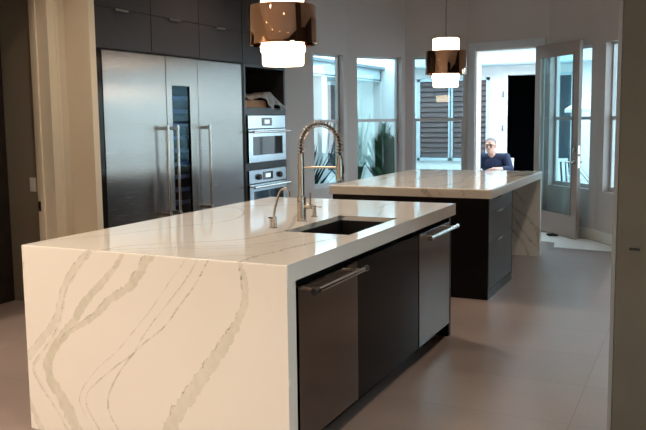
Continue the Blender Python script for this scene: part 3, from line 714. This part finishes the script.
# right tall glossy cabinet
c=empty('tall_cabinet',(3.05,1.2,0),'tall glossy olive-grey cabinet at the right edge of the picture','cabinet')
m=MB(); m.box((2.600,.80,.0),(3.6,1.45,3.38),.002); part(m,'body',M['wall_brown'],c)
m=MB(); m.box((2.618,.778,.02),(3.57,.7995,3.36),.002); d=part(m,'door',M['gloss'],c)
m=MB(); m.box((2.600,.776,.0),(2.6165,.7995,3.38),.001); part(m,'edge_strip',mat('grey_edge_band',(.20,.20,.20),.4,noise=.03),c)
m=MB(); m.box((2.668,.7745,.93),(2.712,.7782,.941),.001); part(m,'finger_pull',M['black'],d)

# unseen ceiling downlights, added and tuned to brighten single surfaces
spots=[(.2,-.9),(2.2,-.9),(.2,-3.0),(2.2,-3.0),(-1.0,-1.9),(4.2,-2.0),(-.6,1.3),(2.3,3.2),(-.6,3.6),(4.0,-4.8),(0,-5.0)]
for i,(x,y) in enumerate(spots):
    o=empty('downlight',(x,y,CZ-.012),'unseen round warm ceiling downlight added to light the kitchen','ceiling light','added unseen ceiling downlights')
    m=MB(); m.lathe([(.058,CZ-.001),(.085,CZ-.001),(.085,CZ-.010),(.060,CZ-.012),(.058,CZ-.001)],(x,y),28); part(m,'trim_ring',M['white'],o)
    m=MB(); m.lathe([(0,CZ-.004),(.057,CZ-.004),(.057,CZ-.001),(0,CZ-.001)],(x,y),28); part(m,'lens',M['lampemit'],o)
    l=bpy.data.lights.new('added_downlight_lamp','SPOT'); l.energy={0:85,1:85,2:240,3:240,4:380,5:130,6:70,7:110,9:250,10:250}.get(i,190); l.color=(1,.84,.67); l.spot_size=math.radians(125); l.spot_blend=.7; l.shadow_soft_size=.06
    q=bpy.data.objects.new('added_downlight_lamp',l); COL.objects.link(q); q.location=(x,y,CZ-.03)
# ------------------------------------------------------------------ courtyard
m=MB(); m.box((5.4,-8,-.2),(12,4.9,-.03)); m.box((-9,8.4,-.2),(9,18,-.03)); m.box((-9,5.6,-.2),(-2.2,8.4,-.03)); m.box((2.7,4.9,-.2),(9,8.4,-.03)); m.poly([(-2.2,5.7),(-1.95,5.7),(-1.5,7.15),(-.95,8.05),(-.1,8.33),(1.2,8.03),(1.95,7.3),(2.7,6.1),(2.7,8.4),(-2.2,8.4)],-.2,-.03)
struct(m,'floor_courtyard',M['paving'])
def shutter(par,x0,x1,y,z0,z1,n,frame=True):
    m=MB(); f=.05
    m.box((x0-f,y-.05,z0-f),(x0,y,z1+f)); m.box((x1,y-.05,z0-f),(x1+f,y,z1+f)); m.box((x0-f,y-.05,z1),(x1+f,y,z1+f)); m.box((x0-f,y-.05,z0-f),(x1+f,y,z0))
    w=part(m,'window',M['stucco2'],par,'pale blue window frame')
    m=MB(); m.box((x0,y-.004,z0),(x1,y+.0,z1)); h=(z1-z0)/n
    for k in range(n):
        zz=z0+k*h; m.hexa([(x0,y-.035,zz+.1*h),(x1,y-.035,zz+.1*h),(x1,y-.028,zz+.2*h),(x0,y-.028,zz+.2*h)],[(x0,y-.015,zz+.85*h),(x1,y-.015,zz+.85*h),(x1,y-.008,zz+.9*h),(x0,y-.008,zz+.9*h)])
    o=part(m,'louvres',M['shutter'],w,'dark horizontal louvres')
YB=11.5
b=empty('courtyard_building',(.5,YB,-.03),'white stucco house across the courtyard with dark louvred shutters and a dark open doorway','building')
m=MB(); 
for (x0,x1,z0,z1) in ((-2.1,-.17,-.03,2.5),(-.17,.42,2.235,2.5),(.42,6,-.03,2.5)): m.box((x0,YB,z0),(x1,YB+.25,z1))
part(m,'wall',M['stucco'],b)
m=MB(); m.box((-2.1,YB-.36,2.42),(6,YB-.30,2.70)); m.box((-2.1,YB-.34,2.40),(6,YB+.2,2.44)); part(m,'fascia',M['stucco2'],b)
m=MB(); m.box((-2.1,YB-.42,2.68),(6,YB-.28,2.735)); part(m,'gutter',M['gutter'],b)
m=MB(); m.hexa([(-2.1,YB-.40,2.74),(6,YB-.40,2.74),(6,YB+4,2.74),(-2.1,YB+4,2.74)],[(-2.1,YB-.40,2.77),(6,YB-.40,2.77),(6,YB+4,3.0),(-2.1,YB+4,3.0)]); part(m,'roof',M['stucco'],b)
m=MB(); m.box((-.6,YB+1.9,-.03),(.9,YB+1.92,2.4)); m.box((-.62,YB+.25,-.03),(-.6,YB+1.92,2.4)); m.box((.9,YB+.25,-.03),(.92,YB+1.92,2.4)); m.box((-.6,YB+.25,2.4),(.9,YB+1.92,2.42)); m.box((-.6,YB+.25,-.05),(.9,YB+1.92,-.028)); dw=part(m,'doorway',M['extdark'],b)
m=MB(); m.box((-.25,YB-.03,-.03),(-.17,YB+.25,2.235)); m.box((-.25,YB-.03,2.235),(.48,YB+.02,2.30)); m.box((.42,YB-.03,-.03),(.48,YB+.02,2.3)); part(m,'door_frame',M['stucco'],dw)
for z in (.5,1.3,1.9):
    m=MB(); m.tube([(-.245,YB-.04,z-.05),(-.245,YB-.04,z+.05)],.014,8); part(m,'hinge',M['gutter'],dw)
shutter(b,-1.80,-1.25,YB,.75,2.16,15); shutter(b,-1.17,-.55,YB,.75,2.16,15)
shutter_x=None
m=MB(); m.box((.52,YB-.03,-.03),(.93,YB-.005,2.2)); part(m,'patio_glass_door',M['tealglass'],b,'dark bluish glass')
m=MB()
for a0,a1,z0,z1 in ((.49,.52,-.03,2.25),(.93,.97,-.03,2.25),(.49,.97,2.2,2.25)): m.box((a0,YB-.05,z0),(a1,YB-.0,z1))
part(m,'patio_door_frame',M['stucco2'],b)
m=MB(); m.box((-7,YB+1.1,-.03),(-1.6,YB+1.3,4.6)); thing1(m,'stucco_wall',M['stucco'],'tall blank pale wall behind the courtyard plants, seen through the second window','wall')
# left wing
XW=-3.55
b=empty('courtyard_wing',(XW,9,-.03),'white house wing on the left of the courtyard with deep pale eave and shutter','building')
m=MB(); m.box((XW-.3,5.8,-.03),(XW,YB+.9,2.45)); part(m,'wall',M['stucco'],b)
m=MB(); m.box((-3.06,5.8,2.26),(-3.0,YB+1.05,2.50)); m.box((XW,5.8,2.24),(-3.0,YB+1.05,2.28)); m.box((XW,YB+1.0,2.26),(-3.0,YB+1.05,2.50)); part(m,'fascia',M['stucco2'],b)
m=MB(); m.box((-3.06,5.8,2.485),(-2.93,YB+1.12,2.535)); part(m,'gutter',M['gutter'],b)
m=MB(); m.hexa([(-5,5.8,2.53),(-2.98,5.8,2.53),(-2.98,YB+1.05,2.53),(-5,YB+1.05,2.53)],[(-5,5.8,2.75),(-2.98,5.8,2.55),(-2.98,YB+1.05,2.55),(-5,YB+1.05,2.75)]); part(m,'roof',M['stucco'],b)
m=MB(); m.box((-3.2,9.75,-.03),(-3.02,9.95,2.25)); part(m,'post',M['stucco'],b)
def shutter_y(par,x,y0,y1,z0,z1,n):
    m=MB(); f=.06
    m.box((x,y0-f,z0-f),(x+.05,y0,z1+f)); m.box((x,y1,z0-f),(x+.05,y1+f,z1+f)); m.box((x,y0-f,z1),(x+.05,y1+f,z1+f)); m.box((x,y0-f,z0-f),(x+.05,y1+f,z0)); w=part(m,'window',M['stucco2'],par)
    m=MB(); m.box((x,y0,z0),(x+.004,y1,z1)); h=(z1-z0)/n
    for k in range(n):
        zz=z0+k*h; m.hexa([(x+.028,y0,zz+.1*h),(x+.035,y0,zz+.1*h),(x+.035,y1,zz+.2*h),(x+.028,y1,zz+.2*h)],[(x+.008,y0,zz+.85*h),(x+.015,y0,zz+.9*h),(x+.015,y1,zz+.9*h),(x+.008,y1,zz+.85*h)])
    part(m,'louvres',M['shutter'],w)
shutter_y(b,XW,11.0,12.1,.5,2.15,14)
m=MB(); m.box((XW,8.6,.5),(XW+.02,9.9,2.1)); part(m,'window_glass',M['tealglass'],b)
# low blue-grey wall on the right
m=MB(); m.box((1.45,10.4,-.03),(6,10.6,.72)); thing1(m,'garden_wall',M['bluewall'],'low blue-grey wall outside below the white wall, right of the open glass door','wall')

# plants
def frond_plant(name,x,y,z0,h,n,label,cat,mt,spread,leafl=.16,trunk=.2,seed=1,up=.8,group=None,lw=.020):
    rr=random.Random(seed)
    o=empty(name,(x,y,z0),label,cat,group)
    m=MB(); m.tube([(x,y,z0),(x,y,z0+trunk)],[.06,.05],10); part(m,'trunk',M['trunk'],o)
    m=MB()
    for k in range(n):
        az=2*PI*k*.618+rr.uniform(-.2,.2); el=rr.uniform(up-.5,up+.45); Ls=h*rr.uniform(.75,1.1)
        pts=[]; N=9
        for i in range(N+1):
            t=i/N; r=spread*t*math.cos(el)*1.15; zz=z0+trunk+Ls*(math.sin(el)*t-.42*t*t*(1-math.sin(el)*.55))
            pts.append(Vector((x+r*math.cos(az),y+r*math.sin(az),zz)))
        m.tube(pts,[.006*(1-.7*i/N) for i in range(N+1)],4)
        side=Vector((-math.sin(az),math.cos(az),0))
        for i in range(1,N*2+1):
            t=i/(N*2+.5)*N; a=pts[int(t)].lerp(pts[min(int(t)+1,N)],t-int(t)); ll=leafl*(1-.6*abs(i/(N*2)-.35))
            fwd=(pts[min(int(t)+1,N)]-pts[int(t)]).normalized() if int(t)<N else (pts[N]-pts[N-1]).normalized()
            for sg in (-1,1):
                tip=a+side*sg*ll+fwd*ll*.7+Vector((0,0,.03)); w_=fwd*lw
                vs=[m.bm.verts.new(a-w_),m.bm.verts.new(a+w_),m.bm.verts.new(tip)]
                vs2=m.bm.verts.new((a+tip)/2+Vector((0,0,-.006)))
                m.bm.faces.new(vs); m.bm.faces.new([vs[0],vs2,vs[2]]); m.bm.faces.new([vs[1],vs[2],vs2])
    part(m,'fronds',mt,o,sharp=None); return o
def blade_plant(name,x,y,z0,h,n,label,cat,mt,width,lean,seed=2,droop=.3,thick=.01):
    rr=random.Random(seed); o=empty(name,(x,y,z0),label,cat)
    m=MB()
    for k in range(n):
        az=2*PI*k*.618+rr.uniform(-.3,.3); ln=lean*rr.uniform(.2,1.1); Ls=h*rr.uniform(.65,1.1); N=6; d=Vector((math.cos(az),math.sin(az),0)); sd=Vector((-d.y,d.x,0)); rows=[]
        for i in range(N+1):
            t=i/N; p=Vector((x,y,z0))+d*(ln*t+.02)+Vector((0,0,Ls*(t-droop*t*t*ln)))
            w_=width*(.6+.8*t)*(1-t)**.6+.0008
            rows.append((m.bm.verts.new(p-sd*w_),m.bm.verts.new(p-d*thick*(1-t)),m.bm.verts.new(p+sd*w_)))
        for a,b_ in zip(rows,rows[1:]):
            m.bm.faces.new([a[0],a[1],b_[1],b_[0]]); m.bm.faces.new([a[1],a[2],b_[2],b_[1]])
    part(m,'leaves',mt,o,sharp=None)
    m=MB(); m.tube([(x,y,z0),(x,y,z0+.08)],.04,8); part(m,'crown',M['trunk'],o); return o
G=-.03
for k,(x,y,h,lab) in enumerate(((-2.15,8.9,1.5,'dark green sago palm, leftmost and tallest fronds in the second window'),(-1.84,9.6,1.4,'dark green sago palm in the middle of the second window'),(-1.48,9.1,1.15,'smaller dark green sago palm at the right side of the second window'))):
    frond_plant('sago_palm',x,y,G,h,44,lab,'palm',M['leafdark'],.40,.15,.22,seed=10+k,up=1.25,group='sago palms outside the second window')
blade_plant('ornamental_grass',-2.5,9.95,G,1.9,150,'tall feathery green grass clump left of the sago palms','grass clump',M['grass'],.006,.42,3,.5,.002)
blade_plant('agave',-2.5,7.8,G,1.25,60,'large dark blue-green agave leaves outside the leftmost window','agave',M['leafblue'],.055,.62,5,.35,.02)
blade_plant('yucca',2.0,8.7,G,1.5,34,'spiky dark yucca outside the rightmost window','yucca',M['leafblue'],.022,.75,8,.25,.01)
# patio umbrella
ux,uy=1.46,10.0
o=empty('patio_umbrella',(ux,uy,G),'white patio umbrella open outside, seen past the edge of the open glass door','umbrella')
m=MB(); n=8; top=m.bm.verts.new((ux,uy,1.88)); ring=[]; low=[]
for k in range(n):
    a=2*PI*k/n+.2; ring.append(m.bm.verts.new((ux+.42*math.cos(a),uy+.42*math.sin(a),1.60))); low.append(m.bm.verts.new((ux+.42*math.cos(a),uy+.42*math.sin(a),1.55)))
for k in range(n):
    m.bm.faces.new([top,ring[k],ring[(k+1)%n]]); m.bm.faces.new([ring[k],low[k],low[(k+1)%n],ring[(k+1)%n]])
cn=part(m,'canopy',M['umb'],o,sharp=None); sm=cn.modifiers.new('s','SOLIDIFY'); sm.thickness=.006
m=MB(); m.tube([(ux,uy,G+.05),(ux,uy,1.90)],.018,10); part(m,'pole',M['gutter'],o)
m=MB()
for k in range(n):
    a=2*PI*k/n+.2; m.tube([(ux,uy,1.855),(ux+.41*math.cos(a),uy+.41*math.sin(a),1.585)],.005,6)
part(m,'rib',M['gutter'],o)
m=MB(); m.lathe([(0,G),(.2,G),(.2,G+.05),(.04,G+.07),(0,G+.07)],(ux,uy),24); part(m,'base',M['gutter'],o)
def patio_chair(x,y,rz,label):
    o=empty('patio_chair',(x,y,G),label,'chair',None,rz)
    def P_(mb,n,mt): 
        q=mb.build(n,mt); q.parent=o; return q
    m=MB(); 
    for k in range(7): m.box((-.24+k*.069,-.24,.42),(-.24+k*.069+.058,.22,.44),.003)
    m.box((-.25,-.25,.40),(.25,-.22,.43)); m.box((-.25,.20,.40),(.25,.23,.43)); P_(m,'seat',M['umb'])
    for sx in (-1,1):
        m=MB(); m.tube([(sx*.245,-.23,0),(sx*.245,-.23,.63)],.015,8); P_(m,'leg',M['umb'])
        m=MB(); m.tube([(sx*.245,.26,0),(sx*.245,.23,.43),(sx*.235,.33,.88)],.015,8); P_(m,'leg',M['umb'])
        m=MB(); m.box((sx*.245-.025,-.26,.63),(sx*.245+.025,.27,.65),.004); P_(m,'armrest',M['umb'])
    m=MB()
    for k in range(6): m.hexa([(-.21+k*.075,.24,.46),(-.17+k*.075,.24,.46),(-.17+k*.075,.255,.46),(-.21+k*.075,.255,.46)],[(-.21+k*.075,.325,.86),(-.17+k*.075,.325,.86),(-.17+k*.075,.34,.86),(-.21+k*.075,.34,.86)])
    m.box((-.25,.315,.85),(.25,.345,.90),.004); P_(m,'backrest',M['umb'])
    return o
patio_chair(1.12,9.0,.5,'empty white slatted patio chair seen through the open door glass')
MX,MY=.175,8.95
patio_chair(MX,MY+.06,.08,'white patio chair that the man in navy sits on')

# ------------------------------------------------------------------ person
def remeshed(mb,name,m,parent,vox=.008,smooth=2):
    bmesh.ops.recalc_face_normals(mb.bm,faces=mb.bm.faces[:])
    me=bpy.data.meshes.new(name+'_src'); mb.bm.to_mesh(me); mb.bm.free()
    o=bpy.data.objects.new(name+'_src',me); COL.objects.link(o)
    r=o.modifiers.new('r','REMESH'); r.mode='VOXEL'; r.voxel_size=vox; r.use_smooth_shade=True
    if smooth: s=o.modifiers.new('s','SMOOTH'); s.iterations=smooth; s.factor=.5
    dg=bpy.context.evaluated_depsgraph_get(); dg.update()
    nm=bpy.data.meshes.new_from_object(o.evaluated_get(dg)); nm.name=name
    bpy.data.objects.remove(o)
    nm.materials.clear(); nm.materials.append(m)
    q=bpy.data.objects.new(name,nm); COL.objects.link(q)
    if parent is not None: q.parent=parent
    return q
Rz=Matrix.Rotation(.0,4,'Z')
hc=Vector((-.03,-.05,1.105))       # head centre
elR,elL=Vector((-.25,-.04,.72)),Vector((.27,-.06,.76))
wrR,wrL=Vector((-.225,-.23,.83)),Vector((.10,-.27,.775))
shR,shL=Vector((-.175,.04,.935)),Vector((.185,.04,.935))
hipR,hipL=Vector((-.09,.09,.535)),Vector((.09,.09,.54))
knR,knL=Vector((-.16,-.36,.535)),Vector((.25,-.30,.64))
anR,anL=Vector((-.15,-.34,.09)),Vector((-.13,-.40,.645))
m=MB()
# head: skull, jaw, nose, ears
m.blob(hc+Vector((0,.01,.02)),(.076,.093,.098),20); m.blob(hc+Vector((0,-.025,-.05)),(.058,.062,.062),18); m.blob(hc+Vector((0,-.06,-.088)),(.026,.024,.022),12)
m.cap(hc+Vector((0,-.082,.012)),hc+Vector((0,-.104,-.022)),.010,.014); m.blob(hc+Vector((0,-.078,-.052)),(.026,.014,.010),12)
for sx in (-1,1):
    m.blob(hc+Vector((sx*.078,.012,-.005)),(.010,.020,.032),12); m.blob(hc+Vector((sx*.030,-.075,.028)),(.026,.014,.010),12); m.blob(hc+Vector((sx*.036,-.062,-.018)),(.026,.022,.022),12)
m.cap((-.01,.03,.93),hc+Vector((0,.02,-.06)),.058,.052)
m.blob((0,.04,.80),(.165,.10,.15),20); m.blob((0,.08,.64),(.15,.11,.14),18); m.blob((0,.10,.55),(.17,.12,.09),18)
m.cap((-.15,.04,.92),(.16,.04,.92),.062,.062)
for sh,el,wr in ((shR,elR,wrR),(shL,elL,wrL)):
    m.cap(sh,el,.050,.038); m.cap(el,wr,.038,.026)
def hand(m,w,d,up,sd,curl):
    d=d.normalized(); sd=sd.normalized(); up=up.normalized()
    m.cap(w,w+d*.03,.026,.028)
    for k in range(4): 
        b=w+d*.035+sd*(-.027+.018*k); m.cap(w+sd*(-.018+.012*k),b+d*.045,.014,.0115)
        l=[.036,.042,.040,.030][k]; a=b+d*.045; c_=(d*math.cos(curl)+up*math.sin(curl)).normalized(); e=(d*math.cos(2*curl)+up*math.sin(2*curl)).normalized()
        m.cap(a,a+c_*l,.0095,.0085); m.cap(a+c_*l,a+c_*l+e*l*.75,.0085,.007)
    t=w+d*.02-sd*.024; m.cap(t,t+(d*.6-sd*.8+up*.3)*.035,.013,.011); m.cap(t+(d*.6-sd*.8+up*.3)*.035,t+(d*.6-sd*.8+up*.3)*.035+(d*.9-sd*.2+up*.3)*.03,.0105,.008)
hand(m,wrL,Vector((-.9,-.15,-.05)),Vector((0,-.1,-1)),Vector((0,-1,.1)),.35)
hand(m,wrR,Vector((.25,-.8,.3)),Vector((.2,0,-1)),Vector((-1,0,0)),.6)
for h,k,a in ((hipR,knR,anR),(hipL,knL,anL)):
    m.cap(h,k,.082,.056); m.cap(k,a,.054,.036)
m.cap(anR,anR+Vector((0,-.15,-.06)),.036,.028); m.cap(anL,anL+Vector((-.13,-.06,.0)),.034,.028)
pers=remeshed(m,'person',M['skin'],None,.006,2)
pers.location=(MX,MY,-.035)
tag(pers,'man with grey hair and glasses in navy clothes sitting cross-legged outside the open door','person')
def wear(mb,name,mt,vox=.008,sm=3): return remeshed(mb,name,mt,pers,vox,sm)
m=MB(); m.blob((0,.04,.80),(.180,.116,.165),20); m.blob((0,.08,.64),(.168,.128,.14),18); m.cap((-.15,.04,.92),(.16,.04,.92),.074,.074); m.cap((-.01,.035,.945),(-.012,.03,.965),.066,.060)
m.cap(shR,elR,.064,.054); m.cap(elR,elR.lerp(wrR,.82),.053,.036); m.cap(shL,elL,.064,.054); m.cap(elL,elL.lerp(wrL,.45),.053,.046); wear(m,'shirt',M['shirt'])
m=MB(); m.blob((0,.10,.555),(.180,.132,.098),18)
for h,k,a in ((hipR,knR,anR),(hipL,knL,anL)): m.cap(h,k,.094,.070); m.cap(k,k.lerp(a,.93),.068,.050)
wear(m,'trousers',M['jeans'])
for a,b_ in ((anR,anR+Vector((0,-.16,-.045))),(anL,anL+Vector((-.15,-.06,.0)))):
    m=MB(); m.cap(a+(b_-a)*-.15+Vector((0,0,-.02)),b_,.044,.034); 
    wear(m,'shoe',M['shoe'],.007,2)
m=MB(); m.blob(hc+Vector((0,.022,.038)),(.082,.094,.092),20)
hair=remeshed(m,'hair',M['hair'],pers,.006,1)
bm=bmesh.new(); bm.from_mesh(hair.data)
dl=[v for v in bm.verts if (v.co-hc).z< .05-.75*((v.co-hc).y+.02) and (v.co-hc).y<.06 or (v.co-hc).z<-.045]
bmesh.ops.delete(bm,geom=dl,context='VERTS'); bm.to_mesh(hair.data); bm.free()
m=MB()
for sx in (-1,1):
    cg=hc+Vector((sx*.032,-.096,.008)); pts=[cg+Vector((.026*math.cos(t),.004*math.cos(t)*sx*0,.017*math.sin(t))) for t in [2*PI*i/16 for i in range(17)]]
    m.tube(pts,.0032,6,cap=False); m.tube([cg+Vector((sx*.026,0,.004)),hc+Vector((sx*.080,-.02,.010)),hc+Vector((sx*.084,.02,.0))],.0028,6)
m.tube([hc+Vector((-.008,-.098,.010)),hc+Vector((.008,-.098,.010))],.003,6)
g=m.build('glasses',M['black']); g.parent=pers
m=MB()
for sx in (-1,1): m.blob(hc+Vector((sx*.031,-.084,.010)),(.012,.006,.006),10)
g=m.build('eyes',M['black']); g.parent=pers
m=MB(); m.cap(hc+Vector((-.020,-.0885,-.052)),hc+Vector((.020,-.0885,-.052)),.003,.003)
g=m.build('mouth',mat('lips',(.42,.18,.15),.5,noise=.05)); g.parent=pers

# ------------------------------------------------------------------ light
w=bpy.data.worlds.new('sky'); SC.world=w; w.use_nodes=True
nt=w.node_tree; bg=nt.nodes['Background']
tc=nt.nodes.new('ShaderNodeTexCoord'); sep=nt.nodes.new('ShaderNodeSeparateXYZ'); rp=nt.nodes.new('ShaderNodeValToRGB')
rp.color_ramp.elements[0].position=0; rp.color_ramp.elements[0].color=(.87,.95,1,1); rp.color_ramp.elements[1].position=.6; rp.color_ramp.elements[1].color=(.72,.87,1,1)
nt.links.new(tc.outputs['Generated'],sep.inputs[0]); nt.links.new(sep.outputs['Z'],rp.inputs[0]); nt.links.new(rp.outputs[0],bg.inputs['Color'])
bg.inputs['Strength'].default_value=7.0

# ------------------------------------------------------------------ camera
cam=bpy.data.cameras.new('camera'); co=bpy.data.objects.new('camera',cam); COL.objects.link(co)
f_,yaw,pit,rol=783.5744,.4494,.1122,-.0126
fw=Vector((-math.sin(yaw)*math.cos(pit),math.cos(yaw)*math.cos(pit),-math.sin(pit))); r0=Vector((math.cos(yaw),math.sin(yaw),0)); u0=r0.cross(fw)
r=r0*math.cos(rol)+u0*math.sin(rol); u=-r0*math.sin(rol)+u0*math.cos(rol)
mw=Matrix(((r.x,u.x,-fw.x,2.9088),(r.y,u.y,-fw.y,-2.7348),(r.z,u.z,-fw.z,1.4969),(0,0,0,1)))
co.matrix_world=mw
cam.sensor_width=36; cam.sensor_fit='HORIZONTAL'; cam.lens=f_/646*36
cam.shift_x=4.3288/646; cam.shift_y=-7.5756/646
cam.clip_start=.05; cam.clip_end=100
SC.camera=co
SC.view_settings.view_transform='Standard'; SC.view_settings.look='None'; SC.view_settings.gamma=1; SC.view_settings.use_curve_mapping=False
SC.view_settings.exposure=0.0
SC.cycles.use_denoising=True
SC.cycles.max_bounces=8; SC.cycles.transparent_max_bounces=16; SC.cycles.sample_clamp_indirect=8
